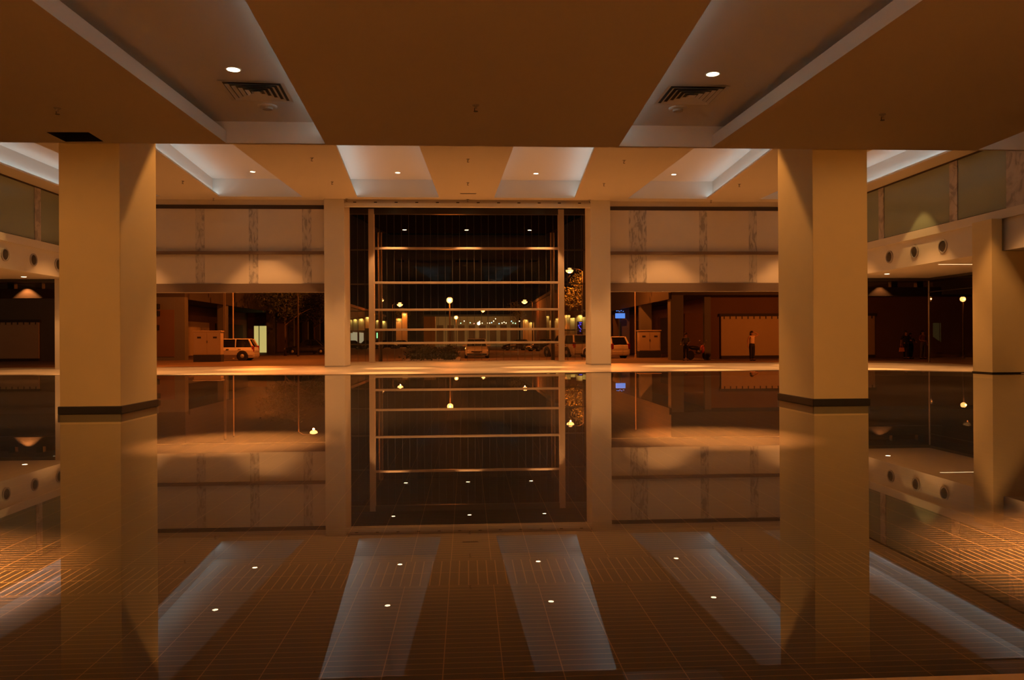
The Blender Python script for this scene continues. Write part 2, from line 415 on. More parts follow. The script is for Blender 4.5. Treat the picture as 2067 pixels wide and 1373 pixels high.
# ------------------------------------------------------------------ far wall, its columns, lintel and the glass porch
def far_panel(side, xa, xb, strips):
    root = sgroup('wall_' + side, (0, 0, 0), f'panelled wall with marble strips over the {side} street opening', 'wall')
    B().box(xa, xb, YW + .02, YW + .35, 2.50, ZF).build('cladding', 'wall_panel', root)
    for i, (p, q) in enumerate(strips):
        B().box(p, q, YW + .012, YW + .03, 2.80, 5.25).build('marble_strip', 'marble', root)
    B().box(xa, xb, YW - .10, YW + .02, 3.745, 3.845).build('ledge', 'dark_bulkhead', root)
    B().box(xa, xb, YW - .015, YW + .03, 2.50, 2.78).build('bulkhead', 'dark_bulkhead', root)
    B().box(xa, xb, YW + .005, YW + .03, 5.25, 5.38).build('shadow_gap', 'shadow_gap', root)
far_panel('far_left', -12.59, -4.69, ((-8.89, -8.60), (-7.17, -6.87), (-5.43, -5.13), (-10.65, -10.35)))
far_panel('far_right', 4.83, 12.59, ((5.50, 6.10), (7.92, 8.19), (9.64, 9.92), (11.35, 11.63)))
for x0, x1, sd in ((-13.33, -12.6, 'left'), (12.6, 13.33, 'right')):
    b = B(); b.box(x0, x1, YW - .1, YW + .5, 0.012, ZF)
    tag(b.build('pilaster', 'plaster', bevel=.005), f'flat cream pilaster where the far wall meets the {sd} aisle', 'pilaster')
for x0, x1, sd in ((-4.68, -4.02, 'left'), (4.15, 4.82, 'right')):
    t = thing('column', f'slim cream column at the {sd} jamb of the tall glass window', 'column', ((x0 + x1) / 2, 26.45, 0.012))
    h = (x1 - x0) / 2
    B().box(-h, h, -.45, .75, 0, ZF - .012).build('shaft', 'plaster', t, bevel=.005)
    B().box(-h - .003, h + .003, -.456, .756, 0, .05).build('base_band', 'grey_trim', t)
lint = thing('lintel', 'cream lintel board with small dark slots over the tall glass window', 'lintel', (0.065, 26.1, 5.31))
B().box(-4.085, 4.085, -.1, .1, 0, .12).build('fascia_board', 'plaster', lint)
B().box(-4.085, 4.085, -.02, .1, .12, .24).build('slot_board', 'wall_panel', lint)
for k in range(12):
    x = -3.75 + k * .68
    B().box(x - .05, x + .05, -.03, -.015, .135, .165).build('slot', 'black', lint)

YG = 36.4
# porch behind the lintel
SPL = [(-4.36, YW + 1.02), (4.49, YW + 1.02), (6.05, YG + .1), (-5.92, YG + .1)]
b = B(); b.prism(SPL, 'z', 7.0, 7.12); struct(b.build('ceiling', 'charcoal_soffit'), 'dark soffit of the porch behind the lintel', 'ceiling')
for p, q, e, sd in ((SPL[0], SPL[3], -.16, 'left'), (SPL[1], SPL[2], .16, 'right')):
    b = B(); b.prism([p, q, (q[0] + e, q[1]), (p[0] + e, p[1])], 'z', -.13, 7.0); struct(b.build('wall_porch_' + sd, 'plaster'))
b = B(); b.box(-4.9, 5.0, YW + 1.02, YW + 1.2, ZF + .01, 7.0); struct(b.build('wall_porch_front', 'plaster'))
b = B(); b.prism([(-4.4, 28.02), (4.5, 28.02), (6.0, YG + .4), (-5.9, YG + .4)], 'z', -.30, -.13); struct(b.build('floor', 'walkway_stone'), 'stone porch floor in front of the tall glass window', 'floor')

win = sgroup('window_1', (0, YG, -.13), 'tall gridded glass wall looking out on the night street', 'window')
rails = [5.15, 3.56, 2.31, 1.39, 0.77]
for x0, x1 in ((-4.51, -4.25), (4.27, 4.54)):
    B().box(x0, x1, -.16, .10, 0, 7.1).build('mullion', 'steel', win, bevel=.01)
for z in rails:
    B().box(-4.25, 4.27, -.12, .05, z + .13 - .05, z + .13 + .05).build('rail', 'steel', win, bevel=.008)
    for x0, x1 in ((-5.85, -4.51), (4.54, 5.98)):
        B().box(x0, x1, .03, .09, z + .13 - .085, z + .13 - .025).build('side_rail', 'dark_steel', win)
B().box(-5.85, 5.98, -.12, .08, 6.86, 7.12).build('head', 'dark_steel', win)
B().box(-5.85, 5.98, -.14, .10, 0, .05).build('sill', 'steel', win)
ys = [0.0] + [z + .13 for z in rails[::-1]] + [6.9]
for x0, x1 in ((-5.85, -4.4), (-4.4, 4.4), (4.4, 5.98)):
    for z0, z1 in zip(ys, ys[1:]):
        b = B(); b.face([(x0, 0.0, z0), (x1, 0.0, z0), (x1, 0.0, z1), (x0, 0.0, z1)]); b.build('pane', 'glass', win)
for k in range(35):
    x = -5.72 + k * .337
    if min(abs(x + 4.38), abs(x - 4.40)) < .2: continue
    B().box(x - .007, x + .007, .10, .125, .02, 6.95).build('glazing_bar', 'building_grey', win)

# ------------------------------------------------------------------ side balconies over the aisles
def side(s):
    sd = 'left' if s < 0 else 'right'
    def bx(b, xa, xb, *r):
        x0, x1 = sorted((s * xa, s * xb)); return b.box(x0, x1, *r)
    root = sgroup('balcony_' + sd, (0, 0, 0), f'balcony front along the {sd} side with frosted panels', 'balcony')
    bx(B(), SX, SX + .25, YB, YW + .1, 2.94, 3.70).build('fascia', 'plaster', root)
    bx(B(), SX - .07, SX + .25, YB, YW + .1, 3.70, 3.92).build('coping', 'plaster', root)
    posts = [(24.0, 24.33), (19.72, 20.05), (17.2, 17.86), (14.6, 14.93)] if s < 0 else [(23.33, 23.63), (19.72, 20.05), (17.2, 17.86), (14.6, 14.93)]
    for p in posts:
        bx(B(), SX - .02, SX + .06, p[0], p[1], 3.92, 5.50).build('marble_post', 'marble', root)
    edges = [YB] + sorted(v for p in posts for v in p) + [YW]
    for y0, y1 in zip(edges[::2], edges[1::2]):
        bx(B(), SX, SX + .05, y0 + .004, y1 - .004, 3.92, 5.50).build('frosted_panel', 'parapet_panel', root)
    bx(B(), SX - .01, SX + .08, YB, YW, 5.50, ZF - .001).build('top_rail', 'shadow_gap', root)
    bx(B(), SX - .012, SX + .06, YB, YW, 3.921, 3.945).build('bottom_rail', 'shadow_gap', root)
    b = B(); bx(b, SX + .25, 16.2, YB, YW + .1, 2.94, 3.02); struct(b.build('ceiling', 'ceiling_paint'), f'low soffit of the {sd} aisle under the balcony', 'ceiling')
    # round air nozzles in the fascia
    ysn = [21.15 + 1.32 * k for k in range(-2, 4)] if s < 0 else [20.36, 21.70, 23.03]
    if s < 0: ysn = [22.5, 23.93, 25.32]
    wl = ['nearest the camera', 'in the middle', 'farthest from the camera']
    for k, y in enumerate(ysn):
        t = thing('air_nozzle', f'round air nozzle in the {sd} balcony fascia, {wl[k]} of three', 'air nozzle', (s * SX, y, 3.33), 0, f'round nozzles in the {sd} balcony')
        B().lathe((0, 0, 0), [(.19, -s * .0), (.19, -s * .03), (.155, -s * .035), (.15, -s * .012)], 24, 'x').build('ring', 'grey_trim', t, smooth=False)
        B().lathe((0, 0, 0), [(.148, -s * .013), (.06, -s * .028), (.02, -s * .03)], 20, 'x').build('jet', 'dark_steel', t)
    # aisle glazing
    wn = sgroup('window_2' if s < 0 else 'window_3', (0, 0, 0), f'glazed end and side of the {sd} aisle', 'window')
    def gbox(xa, xb, *r): return bx(B(), xa, xb, *r)
    gbox(13.35, 16.0, YW - .02, YW + .06, 2.84, 2.94).build('head', 'dark_steel', wn)
    gbox(15.96, 16.02, YB, YW + .06, 2.86, 2.94).build('head', 'dark_steel', wn)
    gbox(15.96, 16.0, YW - .02, YW + .02, .012, 2.84).build('corner_post', 'steel', wn)
    for y in (22.2, 18.4, 14.6): gbox(15.97, 16.0, y, y + .03, .012, 2.86).build('mullion', 'dark_steel', wn)
    gbox(15.97, 15.99, YB, YW, 2.44, 2.46).build('transom', 'dark_steel', wn)
    b = B(); b.face([(s * 13.35, YW, .012), (s * 15.98, YW, .012), (s * 15.98, YW, 2.86), (s * 13.35, YW, 2.86)]); b.build('pane', 'tinted_glass', wn)
    b = B(); b.face([(s * 15.985, YB, .012), (s * 15.985, YW, .012), (s * 15.985, YW, 2.9), (s * 15.985, YB, 2.9)]); b.build('pane', 'tinted_glass', wn)
    # box beam of the outside canopy, seen through the glass
    t = thing('canopy_beam', f'brown box beam of the outside canopy beyond the {sd} aisle', 'beam', (s * 15.6, 28.6, 2.44))
    L0, L1 = (-2.2, 2.25)
    b = B(); b.box(L0, L1, -.15, .15, 0, .34); b.build('box', 'building_brown', t, bevel=.01)
    for x in (-.9 * s - 0.4, .45 * s, 1.45 * s):
        B().box(x - .12, x + .12, -.1, .1, .34, .56).build('bracket', 'dark_steel', t)
    B().box(L0, L1, -2.33, .4, .56, .66).build('roof_slab', 'building_dark', t)
side(-1); side(1)
# aisle ceiling fittings
def downlight(x, y, z, r, label, group=None):
    t = thing('downlight', label, 'downlight', (x, y, z), 0, group)
    B().lathe((0, 0, 0), [(r, -.004), (r * 1.22, -.006), (r * 1.24, 0.0), (r, .0)], 24).build('trim_ring', 'white_trim', t)
    B().lathe((0, 0, 0), [(r * .99, -.0045), (r * .6, -.009), (r * .1, -.011)], 20).build('lens', 'lamp_lens', t)
    return t
# ------------------------------------------------------------------ downlights and their beams
for x, y, sd in ((-2.25, 7.72, 'left'), (2.46, 7.66, 'right')):
    downlight(x, y, ZN + .26, .062, f'large glowing downlight in the inner {sd} trough of the near ceiling', 'downlights in the near ceiling')
    add_spot((x, y, ZN + .235), 9500, half=17, blend=1.0)
for x, y in ((-2.65, 3.2), (3.05, 3.15)):
    add_spot((x, y, ZN + .235), 8500, half=18, blend=1.0)
for x in (-10, -5, 0, 5, 10):            # added unseen fill spots behind the camera; their floor bounce lifts the low ceiling
    add_spot((x, -2.4, ZN - .02), 1700, half=40, blend=.4)
for x, tx in ((-6.3, -4.52), (6.5, 4.72), (-3.0, -4.5), (3.2, 4.7)):      # added tilted spots that brighten the fronts of the big columns
    add_spot((x, 3.4, ZN + (.02 if abs(x) > 5 else .2)), 330 if abs(x) > 5 else 160, half=21, blend=.8, aim=(tx, 9.6, 1.25))
seen = {-6.6: 'outer left', -2.14: 'inner left', 2.2: 'inner right', 6.62: 'outer right'}
for x in (-11.0, -6.6, -2.14, 2.2, 6.62, 11.0):
    for y in (24.6, 20.8, 16.8, 12.9):
        if x in seen and y > 24:
            downlight(x, y, ZF + .58, .075, f'small glowing downlight at the far end of the {seen[x]} high trough', 'downlights in the high ceiling')
        elif x in seen and y > 20:
            downlight(x, y, ZF + .58, .075, f'downlight of the {seen[x]} high trough seen only mirrored in the near water', 'downlights in the high ceiling')
        add_spot((x, y, ZF + .54), 650 if y > 20 else 700, half=35, blend=.35)
        if y > 20: add_spot((x, y, ZF + .54), 3000, half=12, blend=.8)
for x in (-3.1, 3.3): add_spot((x, 11.5, ZF - .03), 420, half=34, blend=.12)
add_spot((12.1, 21.3, ZF - .03), 110, color=(1.0, .55, .16), half=33, blend=.15)
add_spot((-12.1, 21.6, ZF - .03), 80, color=(1.0, .55, .16), half=33, blend=.15)
pn = {-3.35: 'left', .06: 'middle', 3.45: 'right'}
for x in pn:
    downlight(x, 35.3, 7.0, .085, f'{pn[x]} downlight in the dark porch soffit close to the glass', 'porch downlights')
    downlight(x, 29.6, 7.0, .085, f'{pn[x]} downlight in the dark porch soffit just behind the lintel', 'porch downlights')
    add_spot((x, 35.3, 6.96), 800, half=34, blend=.3); add_spot((x, 29.6, 6.96), 800, half=30, blend=.3)
t = thing('entrance_canopy', 'dark flat canopy outside above the tall glass window', 'canopy', (0, 41.6, 7.15))
B().box(-5.2, 5.2, -4.9, 4.2, 0, .35).build('slab', 'charcoal_soffit', t)
for x in (-5.0, 5.0): B().cyl((x, 3.9, -7.55), (x, 3.9, 0), .12, n=12).build('post', 'dark_steel', t)
for x, wd in ((-3.5, 'left'), (.0, 'middle'), (3.6, 'right')):
    downlight(x, 44.4, 7.15, .11, f'{wd} downlight of the outside canopy seen high through the glass', 'canopy downlights')
    add_spot((x, 44.4, 7.1), 260, half=40, blend=.4)
downlight(-13.85, 25.3, 2.94, .075, 'small downlight in the left aisle soffit beside the street glass', 'aisle downlights')
downlight(13.55, 24.5, 2.94, .075, 'small downlight in the right aisle soffit beside the big column', 'aisle downlights')
add_spot((-13.85, 25.3, 2.90), 60, half=40, blend=.3); add_spot((13.55, 24.5, 2.90), 60, half=40, blend=.3)
for s in (-1, 1):
    add_spot((s * 14.3, 20.5, 2.90), 140, half=45, blend=.4)
    add_spot((s * 15.45, 28.22, 2.97), 150 if s < 0 else 40, half=48, blend=.2)
t = thing('strip_light', 'thin bright strip light set in the right aisle soffit', 'strip light', (13.95, 21.24, 2.94))
B().box(-.72, .72, -.03, .03, -.012, 0).build('frame', 'white_trim', t); B().box(-.7, .7, -.022, .022, -.016, -.010).build('diffuser', 'strip_lens', t)

# ------------------------------------------------------------------ ceiling fittings
def diffuser(x, y, z, rz, label):
    t = thing('air_diffuser', label, 'air diffuser', (x, y, z), rz, 'square air diffusers')
    H = .30
    def ring(h, z0, z1, wd):
        b = B()
        for i in range(4):
            a = Matrix.Rotation(i * PI / 2, 3, 'Z')
            pts = [(-h, -h, z0), (h, -h, z0), (h - wd, -h + wd, z1), (-h + wd, -h + wd, z1)]
            b.face([tuple(a @ Vector(p)) for p in pts])
        return b
    ring(H + .03, -.012, -.006, .04).build('frame', 'white_trim', t)
    b = B(); b.face([(-H, -H, -.003), (H, -H, -.003), (H, H, -.003), (-H, H, -.003)]); b.build('backing', 'black', t)
    for k in range(5):
        ring(H - .03 - k * .055, -.022, -.005, .032).build('vane', 'white_trim', t)
    b = B(); b.box(-.03, .03, -.03, .03, -.02, -.012); b.build('centre_plate', 'white_trim', t)
diffuser(-2.20, 8.38, ZN + .26, .06, 'square louvred air diffuser in the near left ceiling trough')
diffuser(2.43, 8.32, ZN + .26, .0, 'square louvred air diffuser in the near right ceiling trough')
for x, y, sd in ((-2.22, 8.90, 'left'), (2.42, 8.80, 'right')):
    t = thing('smoke_detector', f'round smoke detector behind the diffuser in the near {sd} trough', 'smoke detector', (x, y, ZN + .26), 0, 'round smoke detectors')
    B().lathe((0, 0, 0), [(.105, 0), (.105, -.012), (.09, -.02), (.02, -.022)], 24).build('base', 'white_trim', t, smooth=False)
    B().lathe((0, 0, -.02), [(.06, 0), (.055, -.022), (.02, -.028)], 20).build('sensor', 'grey_trim', t)
def sprinkler(x, y, z, s, label, group):
    t = thing('sprinkler', label, 'sprinkler', (x, y, z), 0, group)
    B().lathe((0, 0, 0), [(.035 * s, 0), (.033 * s, -.008 * s), (.012 * s, -.010 * s), (.012 * s, -.035 * s)], 14).build('rosette', 'grey_trim', t)
    B().cyl((-.012 * s, 0, -.03 * s), (-.012 * s, 0, -.062 * s), .004 * s, n=6).build('yoke', 'dark_steel', t)
    B().lathe((0, 0, -.062 * s), [(.022 * s, 0), (.022 * s, -.004 * s)], 12).build('deflector', 'dark_steel', t)
sprinkler(-4.14, 8.18, ZN, 1.0, 'small sprinkler in the low ceiling before the open hatch', 'sprinklers in the low ceiling')
sprinkler(.1, 7.92, ZN, 1.0, 'small sprinkler in the low ceiling midway between the two troughs', 'sprinklers in the low ceiling')
sprinkler(4.43, 8.08, ZN, 1.0, 'small sprinkler in the low ceiling before the right column', 'sprinklers in the low ceiling')
for y, wd in ((20.2, 'near row'), (23.2, 'middle row'), (25.95, 'far row')):
    for x, wx in ((-8.22, 'left of the outer left trough'), (-3.93, 'between the two left troughs'), (.05, 'on the centre line'), (4.12, 'between the two right troughs'), (8.25, 'right of the outer right trough')):
        if y < 21 and abs(x) > 5: continue
        sprinkler(x, y, ZF, 1.25, f'tiny sprinkler in the high ceiling, {wd}, {wx}', 'sprinklers in the high ceiling')
t = thing('slot_grille', 'short dark slot grille in the high ceiling before the lintel', 'grille', (.06, 24.9, ZF))
B().box(-.26, .26, -.05, .05, -.012, 0).build('frame', 'grey_trim', t); B().box(-.24, .24, -.035, .035, -.015, -.010).build('slot', 'black', t)

# ================================================================== THE STREET OUTSIDE
b = B(); b.face([(-140, 27.5, ZG), (140, 27.5, ZG), (140, 420, ZG), (-140, 420, ZG)]); struct(b.build('ground', 'asphalt', keep_origin=True), 'dark street surface outside under sodium light', 'ground')

def building_left():
    t = thing('building', 'dark arcaded building across the street on the left', 'building', (-20.1, 57.0, ZG))
    # local: x<0 into the block, y along the street
    B().box(-28, 0, 0, 58, 4.5, 15).build('upper_floors', 'building_dark', t)
    B().box(-28, -4.2, 0.4, 58, 0, 4.5).build('back_wall', 'building_brown', t)
    B().box(-28, -0.7, -.06, .40, 0, 4.5).build('end_wall', 'building_grey', t)
    B().box(-3.2, -0.72, -.10, -.05, 0.25, 3.6).build('wall_panel', 'building_brown', t)
    for k, y in enumerate((0, 9.5, 25.5, 35, 43, 51)):
        B().box(-.7, 0, y - .05, y + .65, 0, 4.5).build('column', 'building_grey', t)
    B().box(-.05, .12, .6, 58, 4.35, 4.75).build('cornice', 'building_dark', t)
    for k, (y0, y1) in enumerate(((2.5, 8.2), (12, 18), (20, 29))):
        B().box(-4.25, -4.1, y0, y1, .1, 3.1).build('shutter', 'building_dark' if k != 1 else 'hoarding', t)
    B().box(-4.3, -1.5, 31.2, 31.5, 0, 4.5).build('cross_wall', 'building_brown', t)
    d = B().box(-3.55, -1.95, 31.08, 31.2, .05, 3.12).build('doorway', 'dark_steel', t)
    B().box(-3.47, -2.98, 31.05, 31.09, .10, 3.05).build('lit_glass', 'lit_interior', d)
    B().box(-2.88, -2.12, 31.05, 31.09, .10, 3.05).build('lit_glass', 'lit_interior', d)
building_left()

def building_right():
    t = thing('building', 'dark arcaded building on the right side of the street', 'building', (12.5, 47.4, ZG))
    B().box(0, 30, 0, 36, 4.0, 15).build('upper_floors', 'building_dark', t)
    B().box(3.2, 30, 2.6, 36, 0, 4.0).build('front_wall', 'building_brown', t)
    for y in (0, 8.3, 16, 24, 32):
        B().box(0, .8, y, y + .7, 0, 4.0).build('column', 'building_grey', t)
    B().box(2.2, 2.6, .3, .6, 0, 3.9).build('pipe_post', 'building_grey', t)
    B().box(-.12, .05, 0, 36, 3.75, 4.15).build('cornice', 'building_dark', t)
    for y0, y1 in ((5, 9), (11, 15), (19, 24)):
        B().box(3.1, 3.25, y0, y1, .1, 3.0).build('shutter', 'building_dark', t)
    B().box(.9, 2.9, 2.45, 2.62, .1, 2.95).build('wall_panel', 'building_brown', t)
building_right()

def hoarding(x0, x1, y, label, teeth):
    t = thing('hoarding', label, 'hoarding', ((x0 + x1) / 2, y, ZG)); h = (x1 - x0) / 2
    B().box(-h, h, -.10, .0, .20, 2.75).build('board', 'hoarding', t)
    B().box(-h - .1, h + .1, -.14, .0, 2.75, 2.93).build('top_rail', 'building_dark', t)
    B().box(-h, h, -.12, .0, 0, .20).build('plinth', 'building_dark', t)
    for k in range(teeth):
        x = -h + (k + .5) * 2 * h / teeth
        B().box(x - .03, x + .03, -.13, -.09, 2.58, 2.76).build('hook', 'building_dark', t)
    B().box(-.02, .02, -.112, -.098, .2, 2.75).build('seam_strip', 'building_brown', t)
hoarding(16.45, 26.7, 49.9, 'long tan hoarding with a spiked top behind the person with raised arm', 26)
hoarding(-38.2, -30.1, 56.9, 'tan hoarding with a spiked top beyond the left aisle', 20)
for k, (z, w_) in enumerate(((3.45, .42), (2.95, .42), (1.95, .36))):
    tag(B().box(-22.2 - w_, -22.2 + w_, 56.6, 56.902, z - .2, z + .16).build('wall_box', 'black', bevel=.02), ['top dark equipment box on the brown wall at far left of the opening', 'second dark equipment box down on the brown wall', 'lowest dark equipment box on the brown wall'][k], 'box', 'equipment boxes on the brown wall')

def cabinet(x0, x1, y, h, label, plinth):
    t = thing('feeder_cabinet', label, 'cabinet', ((x0 + x1) / 2, y, ZG)); w_ = (x1 - x0) / 2
    B().box(-w_ - .02, w_ + .02, -.32, .32, 0, .46).build('plinth', plinth, t)
    B().box(-w_, w_, -.30, .30, .46, h).build('body', 'cabinet_paint', t, bevel=.01)
    B().box(-w_ - .05, w_ + .05, -.35, .35, h, h + .08).build('cap', 'cabinet_paint', t, bevel=.02)
    for s in (-1, 1):
        d = B().box(min(s * .012, s * (w_ - .06)), max(s * .012, s * (w_ - .06)), -.325, -.30, .52, h - .06).build('door', 'cabinet_paint', t)
        B().box(s * (w_ - .35) - .12, s * (w_ - .35) + .12, -.332, -.325, h - .42, h - .30).build('vent', 'building_dark', d)
    B().box(-.03, .03, -.345, -.325, h - .72, h - .56).build('handle', 'dark_steel', t)
cabinet(-17.55, -15.85, 51.6, 1.93, 'grey electrical cabinet beside the white hatchback', 'cabinet_plinth')
cabinet(12.05, 13.6, 54.6, 1.86, 'brown electrical cabinet in front of the right arcade', 'cabinet_plinth')

# ------------------------------------------------------------------ vehicles
def wheel(parent, x, y, r, s):
    wd = .19
    o = B().lathe((x, y, r), [(r * .62, -s * wd / 2), (r * .92, -s * wd / 2), (r, -s * wd * .35), (r, s * wd * .35), (r * .92, s * wd / 2), (r * .62, s * wd / 2)], 24, 'y').build('wheel', 'tyre', parent)
    b = B(); b.lathe((x, y + s * wd * .47, r), [(r * .62, -s * .02), (r * .60, 0.0), (r * .2, s * .012), (r * .05, s * .014)], 10, 'y'); b.build('rim', 'rim', o)
    return o
def car(name, label, loc, rz, L, W, H, style, paint, group=None):
    """x is forward; wheels on z=0"""
    t = thing(name, label, 'car', loc, rz, group)
    g = .19; belt = H * .60; hl = L / 2; hw = W / 2
    # lower body as a loft of cross sections along the length
    if style == 'hatch': hood, cab0, cab1, roof0, roof1 = hl * .62, hl * .50, -hl * .97, hl * .12, -hl * .80
    elif style == 'suv': hood, cab0, cab1, roof0, roof1 = hl * .66, hl * .46, -hl * .97, hl * .10, -hl * .86
    else: hood, cab0, cab1, roof0, roof1 = hl * .60, hl * .42, -hl * .66, hl * .05, -hl * .38
    nose = belt * .78
    tail = belt * (.98 if style != 'sedan' else .93)
    st = [(hl, .34 * 1.0, nose * .62, .78), (hl * .97, g + .03, nose * .92, .90), (hl * .86, g, nose, .97), (cab0, g, belt, 1.0), (0, g, belt * 1.01, 1.0), (cab1, g, belt * 1.0, .98), (-hl * .985, g + .05, tail, .93), (-hl, .36, tail * .75, .86)]
    b = B(); rings = []
    for x, z0, z1, k in st:
        w_ = hw * k
        pts = [(x, -w_ * .90, z0), (x, -w_, z0 + (z1 - z0) * .30), (x, -w_, z0 + (z1 - z0) * .72), (x, -w_ * .88, z1), (x, 0, z1 + .025), (x, w_ * .88, z1), (x, w_, z0 + (z1 - z0) * .72), (x, w_, z0 + (z1 - z0) * .30), (x, w_ * .90, z0)]
        rings.append([b.bm.verts.new(p) for p in pts])
    for A, C in zip(rings, rings[1:]):
        for i in range(len(A)): b.bm.faces.new((A[i], A[(i + 1) % len(A)], C[(i + 1) % len(A)], C[i]))
    b.bm.faces.new(rings[0]); b.bm.faces.new(rings[-1][::-1])
    # roof shell and pillars belong to the painted body
    rw = hw * .74; zr = H
    b.box(roof1, roof0, -rw, rw, zr - .05, zr, (.06, .05))
    def pillar(p, q, r=.035): b.cyl(p, q, r, n=6)
    for s in (-1, 1):
        pillar((cab0 - .05, s * hw * .86, belt), (roof0, s * rw, zr - .03))
        mid = (roof0 + roof1) / 2
        pillar((mid, s * hw * .88, belt), (mid, s * rw, zr - .03), .04)
        pillar((cab1 + .03, s * hw * .85, belt), (roof1, s * rw * .98, zr - .03), .07 if style != 'sedan' else .05)
    body = b.build('body', paint, t, bevel=.035)
    # greenhouse
    e = .012; x = B(); zt = zr - .045; zb = belt - .01
    lo = [(cab0 - .06, -hw * .84, zb), (cab0 - .06, hw * .84, zb), (cab1 + .05, hw * .83, zb), (cab1 + .05, -hw * .83, zb)]
    hi = [(roof0 - .02, -rw + e, zt), (roof0 - .02, rw - e, zt), (roof1 + .03, rw - e, zt), (roof1 + .03, -rw + e, zt)]
    v0 = [x.bm.verts.new(p) for p in lo]; v1 = [x.bm.verts.new(p) for p in hi]
    for i in range(4): x.bm.faces.new((v0[i], v0[(i + 1) % 4], v1[(i + 1) % 4], v1[i]))
    x.bm.faces.new(v1)
    x.build('windows', 'car_glass', t)
    r = H * .215
    for fx in (hl * .62, -hl * .60):
        for s in (-1, 1):
            B().lathe((fx, s * (hw - .085), r), [(r * 1.17, -s * .10), (r * 1.17, s * .088), (r * 1.0, s * .09)], 22, 'y').build('wheel_arch', 'black', t)
            wheel(t, fx, s * (hw - .075), r, s)
    for s in (-1, 1):
        B().box(hl * .90, hl * .985, min(s * hw * .50, s * hw * .86), max(s * hw * .50, s * hw * .86), nose * .70, nose * .90).build('headlight', 'car_lamp_clear', t, bevel=.02)
        zl = (belt * .70, belt * 1.0) if style == 'sedan' else (belt * .68, belt * 1.12)
        B().box(-hl * 1.0, -hl * .93, min(s * hw * .72, s * hw * .95), max(s * hw * .72, s * hw * .95), *zl).build('tail_light', 'car_lamp_red', t, bevel=.02)
        B().box(cab0 - .28, cab0 - .16, min(s * hw * .9, s * (hw + .16)), max(s * hw * .9, s * (hw + .16)), belt, belt + .13).build('mirror', paint, t, bevel=.02)
        for k, hx in enumerate((roof0 * .5 - .25, roof1 * .62)):
            B().box(hx - .09, hx + .09, s * hw - .01, s * hw + .018, belt - .14, belt - .10).build('door_handle', 'plastic_dark', t)
    B().box(hl * .985, hl * 1.0, -hw * .45, hw * .45, nose * .68, nose * .80).build('grille', 'plastic_dark', t)
    B().box(hl * .95, hl * 1.012, -hw * .82, hw * .82, .24, .36).build('bumper', 'plastic_dark', t, bevel=.02)
    B().box(-hl * 1.012, -hl * .95, -hw * .86, hw * .86, .28, .50).build('bumper', paint, t, bevel=.02)
    B().box(hl * 1.0, hl * 1.018, -.25, .25, .40, .51).build('number_plate', 'plate', t)
    return t
car('hatchback', 'white hatchback with a red tail lamp beside the electrical cabinet', (-16.32, 54.6, ZG), PI, 3.75, 1.58, 1.50, 'hatch', 'car_white')
car('sedan', 'dark saloon parked beyond the hatchback under the left trees', (-15.7, 78.5, ZG), PI, 4.5, 1.72, 1.48, 'sedan', 'car_black')
car('sedan', 'silver saloon facing the glass wall beside the hedge', (.68, 57.9, ZG), -PI / 2, 4.4, 1.72, 1.42, 'sedan', 'car_silver')
car('sport_utility_vehicle', 'pale grey estate parked behind the right window post', (7.55, 59.4, ZG), PI / 2 + .5, 4.2, 1.76, 1.68, 'suv', 'car_silver')
car('hatchback', 'white car half hidden by the slim right jamb column', (9.75, 54.9, ZG), PI / 2 + .42, 3.9, 1.65, 1.50, 'hatch', 'car_white')
pos = ['beside the shop window', 'second from the shop window', 'third from the shop window', 'nearest the pale pylon']
for k, x in enumerate((-18.6, -16.2, -13.8, -11.4)):
    car('sedan', f'dark parked car far down the left kerb, {pos[k]}', (x, 128 + k * 4, ZG), -.35, 4.3, 1.7, 1.45, 'sedan' if k % 2 else 'hatch', 'car_black', 'cars along the left kerb')
pos = ['nearest the silver saloon', 'middle of three', 'nearest the grey estate']
for k, x in enumerate((6.6, 9.0, 10.6)):
    car('sedan', f'dark parked car on the right kerb, {pos[k]}', (x, 101 - k * 9, ZG), PI + .5, 4.2, 1.7, 1.42, 'sedan', 'car_black', 'cars along the right kerb')

